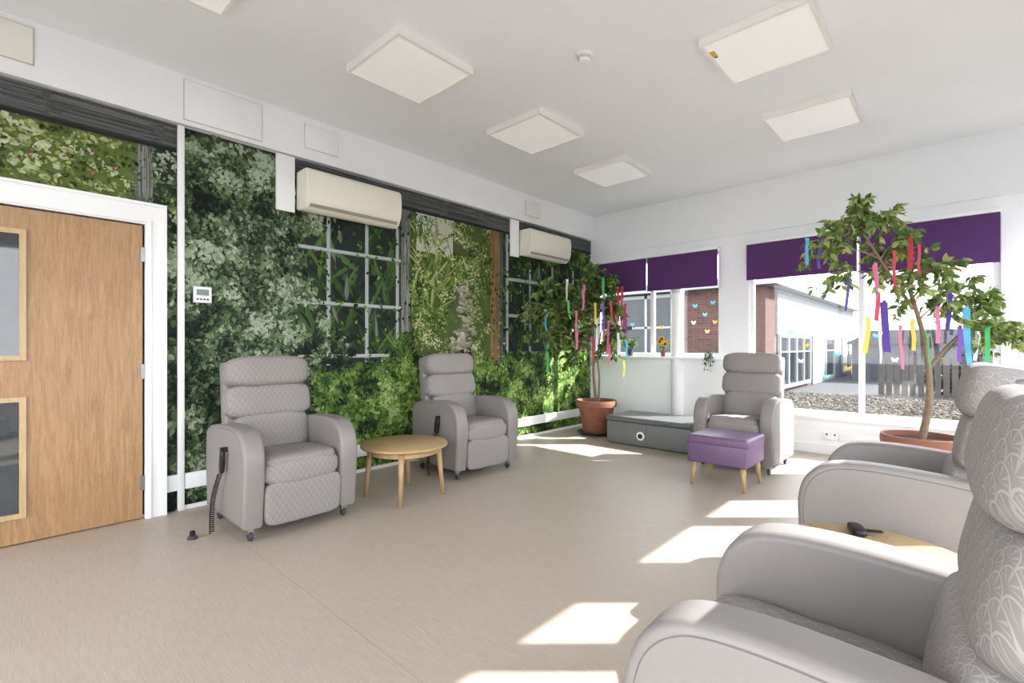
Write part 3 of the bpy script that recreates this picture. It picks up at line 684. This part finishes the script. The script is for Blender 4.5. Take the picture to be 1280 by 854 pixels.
boxes('end_frames',[(a,a+.08,by0-.06,by0,.8,2.7) for a in (-3.7,-2.8,-1.98,-6.5,-5.5,-4.6)]+[(-3.7,-1.9,by0-.06,by0,.8,.9),(-3.7,-1.9,by0-.06,by0,2.6,2.7),(-3.7,-1.9,by0-.06,by0,1.7,1.76),(-6.5,-4.5,by0-.06,by0,.8,.9)],FRM,e)
e=empty('row_of_garages')
box('walls',1.2,16,22,27,-.1,1.25,M('render_grey',(76,78,82),.8,.1),e)
boxes('doors',[(1.8+i*2.6,3.8+i*2.6,21.95,22,0,.95) for i in range(5)],M('garage_door',(52,54,62),.6,.1),e)
prism('roof',[(1.0,1.25),(16.2,1.25),(15.4,1.75),(1.8,1.75)],21.8,27.2,ROOF,e,0)
for (x,y,w,h) in [(6,40,7,3.2),(15,44,9,3.4),(26,46,9,4),(13.2,30,5,2.0)]:
    e=empty('terraced_house'); box('walls',x,x+w,y,y+6,-.1,h,BR,e)
    prism('roof',[(x-.3,h),(x+w+.3,h),(x+w-.8,h+1.8),(x+.8,h+1.8)],y-.3,y+6.3,ROOF,e,0)
    boxes('windows',[(x+1,x+2,y-.04,y,h*.45,h*.8),(x+w-2.2,x+w-1.2,y-.04,y,h*.45,h*.8)],DG,e)
fa=[(2.6+i*.16,2.72+i*.16,16,16.03,-.1,.95+.02*math.sin(i)) for i in range(100)]
fe=boxes('timber_fence',fa,M('fence_wood',(70,64,59),.85,.2,6))
hg=Acc()
for i in range(6000):
    x=U(3.5,17); q=Vector((x,U(17,17.8),U(.2,1.15)+.25*math.sin(x*1.3))); leaf3(hg,q,Vector((U(-1,1),U(-1,1),U(-1,1))),.16,.1,pal([(24,32,18),(42,54,29),(62,74,42)],R()))
hg.build('garden_hedge',LEAFM)
# ------------------------------------------------------------------ light
w=bpy.data.worlds.new('sky'); scene.world=w; w.use_nodes=True; wn=w.node_tree.nodes; wl=w.node_tree.links
bg=wn['Background']; tc=wn.new('ShaderNodeTexCoord'); sp=wn.new('ShaderNodeSeparateXYZ'); wl.new(tc.outputs['Generated'],sp.inputs[0])
cr=wn.new('ShaderNodeValToRGB'); cr.color_ramp.elements[0].position=0.0; cr.color_ramp.elements[0].color=(.95,.975,1,1); cr.color_ramp.elements[1].position=.8; cr.color_ramp.elements[1].color=(.80,.90,1,1)
wl.new(sp.outputs[2],cr.inputs[0]); wl.new(cr.outputs[0],bg.inputs[0]); bg.inputs[1].default_value=2.6
sd=bpy.data.lights.new('sun','SUN'); sd.energy=8; sd.angle=math.radians(.6); sd.color=(1,.985,.96)
so=link(bpy.data.objects.new('sun',sd)); 
el=math.radians(37.5); dirv=Vector((-.73*math.cos(el),-.684*math.cos(el),-math.sin(el)))
so.rotation_euler=dirv.to_track_quat('-Z','Y').to_euler(); so.location=(15,15,15)
# ------------------------------------------------------------------ camera
cd=bpy.data.cameras.new('camera'); cd.sensor_width=36; cd.sensor_fit='HORIZONTAL'; cd.lens=606/1280*36; cd.shift_y=5/1280; cd.clip_start=.02
co=link(bpy.data.objects.new('camera',cd)); co.location=(4.2,0,1.2); co.rotation_euler=(math.radians(90),0,math.radians(42.8))
scene.camera=co
scene.view_settings.view_transform='Standard'; scene.view_settings.exposure=1.17
